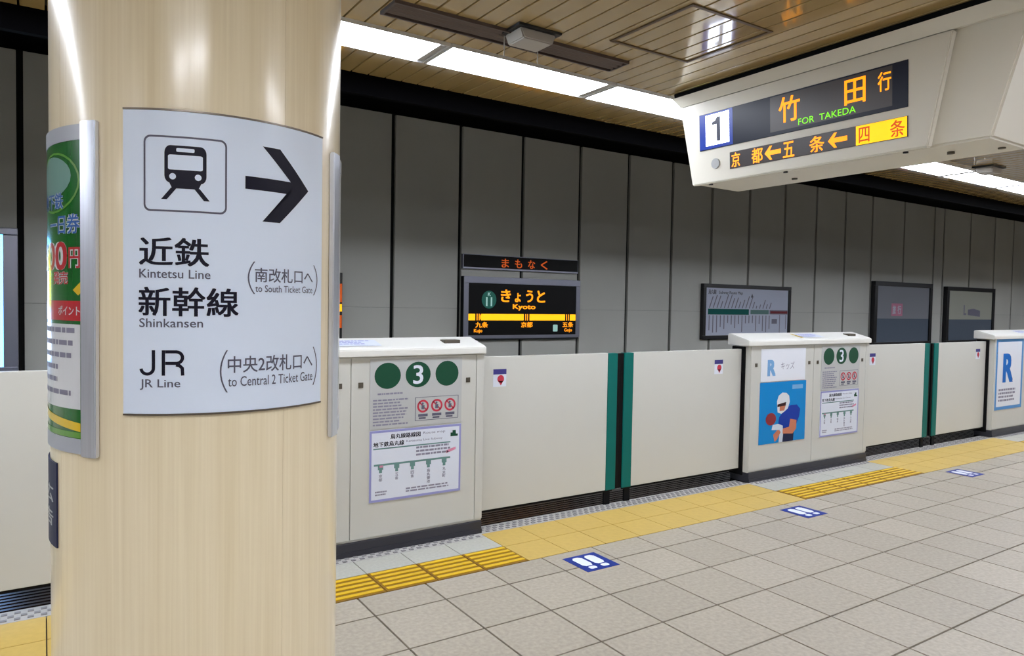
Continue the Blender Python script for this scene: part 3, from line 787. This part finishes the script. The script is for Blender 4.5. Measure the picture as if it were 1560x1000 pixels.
def arrow(u):
    flatshape(bm, [(u, -.140), (u-.035, -.102), (u-.050, -.102), (u-.034, -.128), (u-.105, -.128), (u-.105, -.152), (u-.034, -.152), (u-.050, -.178), (u-.035, -.178)], f2)
arrow(-.742); arrow(-1.125)
link('lettering', bm, 'amber', scB)
bm = nb(); text(bm, '四', -1.290, -1.345, -.178, -.104, f2, .02); text(bm, '条', -1.445, -1.515, -.180, -.102, f2, .02); link('dark_lettering', bm, 'amber_dim', scB)
bm = nb(); cyl(bm, (-.003, -.395, -.140), .03, .008, 'x', 24); link('speaker_disc', bm, 'notice', t)
for p_ in ((.03, -.33, zb-.004), (.03, -.85, zb-.004), (.03, -1.50, zb-.004)):
    bm = nb(); cyl(bm, p_, .012, .008, 'z', 12); link('bolt', bm, 'frame_black', t)
for p_ in ((.20, -1.62, zb-.012), (.28, -1.80, zb-.012), (.25, -.75, zb-.012)):
    bm = nb(); cyl(bm, p_, .016, .016, 'z', 12); link('bolt', bm, 'screw', t)

# ------------------------------------------------------------------ PILLAR
CX, CY, CR = -.947, -.795, .43
def cy(r):
    def f(u, v):
        a = math.radians(u); return Vector((r*math.sin(a), -r*math.cos(a), v))
    return f
def arc(bm, a0, a1, z0, z1, r0, r1, mi=0, step=3):
    n = max(1, int(math.ceil((a1-a0)/step)))
    ring = []
    for i in range(n+1):
        a = a0+(a1-a0)*i/n
        ring.append([bm.verts.new(cy(r)(a, z)) for r, z in ((r0, z0), (r1, z0), (r1, z1), (r0, z1))])
    fs = []
    for p, q in zip(ring, ring[1:]):
        for k in range(4): fs.append(bm.faces.new([p[k], q[k], q[(k+1) % 4], p[(k+1) % 4]]))
    fs.append(bm.faces.new(ring[0][::-1])); fs.append(bm.faces.new(ring[-1]))
    for f in fs: f.material_index = mi
    bmesh.ops.recalc_face_normals(bm, faces=fs)
    return bm
def smooth_flat(o):
    for p in o.data.polygons: p.use_smooth = True
    try: o.data.set_sharp_from_angle(angle=math.radians(35))
    except Exception: pass
pil = thing('pillar', 'thick round pillar clad in glossy pale wood laminate at the left', 'pillar', (CX, CY, 0))
for k in range(4):   # four curved laminate sheets
    a0 = -160+k*90
    bm = nb(); arc(bm, a0+.06, a0+89.94, .10, 2.9, CR-.012, CR, step=1.5)
    smooth_flat(link('laminate_sheet', bm, 'laminate', pil))
bm = nb(); cyl(bm, (0, 0, 1.45), CR-.013, 2.88, n=64); smooth_flat(link('core', bm, 'laminate_joint', pil))
bm = nb(); cyl(bm, (0, 0, .05), CR+.004, .10, n=64); smooth_flat(link('kick_ring', bm, 'steel_dark', pil))

# direction sign wrapped round the pillar
t = thing('direction_sign', 'curved white direction sign on the pillar with a train symbol and black arrow', 'sign', (CX, CY, 0))
bm = nb(); arc(bm, -37.3, 40.0, 1.268, 2.084, CR+.0008, CR+.008, step=2); smooth_flat(link('sign_panel', bm, 'sign_white', t))
for e0, e1 in ((2.0845, 2.089), (1.263, 1.2675)):
    bm = nb(); arc(bm, -37.3, 40.0, e0, e1, CR+.0008, CR+.010, step=2); smooth_flat(link('edge_trim', bm, 'steel_dark', t))
c1, c2, c3 = cy(CR+.0088), cy(CR+.0094), cy(CR+.0100)
CUT = 3.0
# frame of the pictogram
bm = nb()
O = rrect(-30.0, -2.6, 1.815, 2.018, 2.2, .018); I = rrect(-29.4, -3.2, 1.820, 2.013, 1.8, .014)
for i in range(len(O)):
    j = (i+1) % len(O); flatshape(bm, [O[i], O[j], I[j], I[i]], c1, cut=CUT)
link('pictogram_frame', bm, 'ink_soft', t)
u0, u1, v0, v1 = -23.1, -9.4, 1.893, 1.993
bm = nb()
flatshape(bm, rrect(u0, u1, v0, v1, 1.9, .020), c1, cut=CUT)
flatshape(bm, [(-20.6, 1.878), (-12.0, 1.878), (-11.0, 1.895), (-21.6, 1.895)], c1, cut=CUT)
flatshape(bm, [(-20.9, 1.880), (-19.0, 1.880), (-22.3, 1.848), (-24.2, 1.848)], c1, cut=CUT)
flatshape(bm, [(-13.5, 1.880), (-11.6, 1.880), (-8.3, 1.848), (-10.2, 1.848)], c1, cut=CUT)
pg = link('train_pictogram', bm, 'ink', t)
bm = nb()
flatshape(bm, rrect(-21.9, -10.6, 1.928, 1.968, .8, .004, 3), c2, cut=CUT)
flatshape(bm, rrect(-19.2, -13.3, 1.976, 1.986, .5, .002, 2), c2, cut=CUT)
flatshape(bm, disc(-20.4, 1.910, 1.1, .0085, 18), c2, cut=CUT); flatshape(bm, disc(-12.1, 1.910, 1.1, .0085, 18), c2, cut=CUT)
link('pictogram_window', bm, 'sign_white', pg)
bm = nb()
flatshape(bm, [(3.8, 1.892), (22.2, 1.892), (22.2, 1.928), (3.8, 1.928)], c1, cut=CUT)
flatshape(bm, [(30.9, 1.911), (17.2, 2.017), (10.2, 2.017), (22.2, 1.926), (22.2, 1.911)], c1, cut=CUT)
flatshape(bm, [(30.9, 1.911), (22.2, 1.911), (22.2, 1.895), (10.2, 1.805), (17.2, 1.805)], c1, cut=CUT)
link('arrow', bm, 'ink', t)
def lab(s, a0, a1, z0, z1, m, bold=.0, name='lettering'):
    bm = nb(); text(bm, s, a0, a1, z0, z1, c1, bold, cut=CUT); return link(name, bm, m, t)
lab('近鉄', -31.6, -8.4, 1.669, 1.746, 'ink', .022)
lab('Kintetsu Line', -31.5, -8.0, 1.636, 1.660, 'ink_soft', .008)
lab('新幹線', -31.8, 1.6, 1.533, 1.613, 'ink', .022)
lab('Shinkansen', -31.5, -10.4, 1.503, 1.527, 'ink_soft', .008)
def ribbon(bm, pts, w, mp):
    # a stroke of constant width with mitred joints; pts in metres along the arc and up
    P = [Vector(p) for p in pts]; L = []; Rr = []
    for i, p in enumerate(P):
        d0 = (P[i]-P[i-1]).normalized() if i else (P[1]-P[0]).normalized()
        d1 = (P[i+1]-P[i]).normalized() if i < len(P)-1 else d0
        n = (Vector((-d0.y, d0.x))+Vector((-d1.y, d1.x))).normalized()
        k = w/2/max(.4, n.dot(Vector((-d0.y, d0.x))))
        L.append(p+n*k); Rr.append(p-n*k)
    for i in range(len(P)-1): flatshape(bm, [L[i][:], L[i+1][:], Rr[i+1][:], Rr[i][:]], mp)
DEG = math.degrees(1)/CR
def jr(u, v): return c1(-31.5+u*DEG, 1.372+v)
bm = nb(); h = .069; wd = .0085
a = [(.036, h)]+[(.018+.018*math.cos(math.radians(-t_)), .022-.0178*math.sin(math.radians(t_))) for t_ in range(0, 181, 15)]
ribbon(bm, [(.036, h), (.036, .024)]+[(.0202+.0158*math.cos(math.radians(q)), .0200+.0158*math.sin(math.radians(q))) for q in range(-10, -190, -15)], wd, jr)
ribbon(bm, [(.061, 0), (.061, h)], wd, jr)
ribbon(bm, [(.0655, h-wd/2), (.093, h-wd/2)]+[(.093+.0150*math.cos(math.radians(q)), .0490+.0155*math.sin(math.radians(q))) for q in range(75, -80, -15)]+[(.093, .0335), (.0655, .0335)], wd, jr)
ribbon(bm, [(.092, .0290), (.101, .0270), (.1075, .0200), (.1085, 0)], wd, jr)
link('lettering', bm, 'ink', t)
lab('JR Line', -31.3, -17.8, 1.333, 1.362, 'ink_soft', .008)
lab('南改札口へ', 7.4, 33.9, 1.632, 1.673, 'ink_soft', .012)
lab('to South Ticket Gate', 7.6, 33.7, 1.604, 1.624, 'ink_soft', .004)
lab('中央2改札口へ', -2.1, 34.1, 1.376, 1.423, 'ink_soft', .012)
lab('to Central 2 Ticket Gate', -2.0, 34.1, 1.338, 1.366, 'ink_soft', .004)
def bracket(u, z0, z1, s):
    bm = nb(); n = 10
    O = []; I = []
    for i in range(n+1):
        a = -1+2*i/n; z = (z0+z1)/2+a*(z1-z0)/2
        O.append((u-s*2.2*(1-a*a), z)); I.append((u-s*(2.2*(1-a*a)-.55), z))
    for i in range(n): flatshape(bm, [O[i], O[i+1], I[i+1], I[i]], c1)
    link('bracket', bm, 'ink_soft', t)
bracket(7.0, 1.598, 1.690, 1); bracket(34.8, 1.598, 1.690, -1)
bracket(-2.6, 1.322, 1.440, 1); bracket(34.9, 1.322, 1.440, -1)

# curved steel poster frames on both sides of the pillar
def poster_frame(a0, a1, label, left):
    t = thing('poster_frame', label, 'poster frame', (CX, CY, 0), 'curved poster frames on the pillar')
    z0, z1 = 1.142, 2.056
    bm = nb(); arc(bm, a0+3, a1-3, z0+.02, z1-.02, CR+.0008, CR+.003); smooth_flat(link('backing', bm, 'steel_dark', t))
    for s, (b0, b1) in enumerate(((a0, a0+6.8), (a1-6.8, a1))):
        bm = nb(); arc(bm, b0, b1, z0, z1, CR+.0009, CR+.018, step=1.7)
        bmesh.ops.bevel(bm, geom=[e for e in bm.edges if e.calc_face_angle(0) > .9], offset=.003, segments=2, affect='EDGES')
        smooth_flat(link('side_rail', bm, 'steel', t))
    for b0, b1 in ((z1-.046, z1-.004), (z0+.004, z0+.046)):
        bm = nb(); arc(bm, a0+6.8, a1-6.8, b0, b1, CR+.0032, CR+.006); smooth_flat(link('cross_rail', bm, 'acrylic', t))
    bm = nb(); arc(bm, a0+6.8, a1-6.8, z0+.046, z1-.046, CR+.0032, CR+.0045); p = link('poster', bm, 'poster_green' if left else 'poster_white', t); smooth_flat(p)
    return t, p
t1, p1 = poster_frame(-132.5, -47.3, 'curved steel poster frame with a green poster on the left side of the pillar', True)
t2, p2 = poster_frame(48.0, 133.0, 'curved steel poster frame seen edge on at the right side of the pillar', False)
d1, d2, d3 = cy(CR+.0050), cy(CR+.0055), cy(CR+.0061)
def pp(name, pts, m, ff=d1):
    bm = nb(); flatshape(bm, pts, ff, cut=CUT); return link(name, bm, m, p1)
pp('print_mist', disc(-78, 1.915, 17, .06, 24), 'poster_mist')
bm = nb()
for i in range(24):
    a, b = 2*math.pi*i/24, 2*math.pi*(i+1)/24
    flatshape(bm, [(-74+18*math.cos(a), 1.90+.085*math.sin(a)), (-74+18*math.cos(b), 1.90+.085*math.sin(b)), (-74+17*math.cos(b), 1.90+.079*math.sin(b)), (-74+17*math.cos(a), 1.90+.079*math.sin(a))], d2)
link('print_ring', bm, 'poster_lgreen', p1)
def ptxt(s, a0, a1, z0, z1, m, bold, ff):
    bm = nb(); text(bm, s, a0, a1, z0, z1, ff, bold, cut=CUT); link('poster_lettering', bm, m, p1)
for s, a0, a1, z0, z1, m in (('地下鉄', -88, -66, 1.825, 1.872, 'poster_blue'), ('一日券', -79, -56, 1.755, 1.810, 'poster_blue'), ('600', -92, -63.5, 1.655, 1.735, 'poster_red'), ('円', -62.5, -56, 1.660, 1.718, 'poster_red'), ('発売', -75, -63, 1.615, 1.652, 'poster_red')):
    ptxt(s, a0, a1, z0, z1, 'poster_white', .085, d1); ptxt(s, a0, a1, z0, z1, m, .02, d2)
pp('print_swirl', [(-60, 1.60), (-54.3, 1.63), (-54.3, 1.60), (-57, 1.585)], 'poster_yellow', d2)
pp('print_red_band', rect(-90, -54.2, 1.515, 1.570), 'poster_red', d2)
ptxt('ポイント', -70, -56, 1.530, 1.556, 'poster_white', .02, d3)
pp('print_sheet', rect(-100, -56, 1.270, 1.505), 'poster_white', d2)
bm = nb(); wordlines(bm, -96, -58, 1.495, 1.285, 6, d3, seed=31, fill=.4, ragged=.4); link('small_print', bm, 'print_grey', p1)
pp('print_yellow_band', [(-100, 1.262), (-56, 1.232), (-56, 1.208), (-100, 1.240)], 'poster_yellow', d2)
pp('print_low_field', rect(-100, -55.5, 1.190, 1.206), 'poster_lgreen', d2)

# small navy plate
t = thing('number_plate', 'narrow navy plate with white marks low on the left edge of the pillar', 'plate', (CX, CY, 0))
bm = nb(); arc(bm, -106, -73.2, .858, 1.104, CR+.0008, CR+.005); smooth_flat(link('plate', bm, 'navy_plate', t))
bm = nb()
for k, ch in enumerate('広告'):
    text(bm, ch, -92, -76.5, .985-k*.07, 1.035-k*.07, cy(CR+.0056), .02, cut=CUT)
link('lettering', bm, 'poster_white', t)
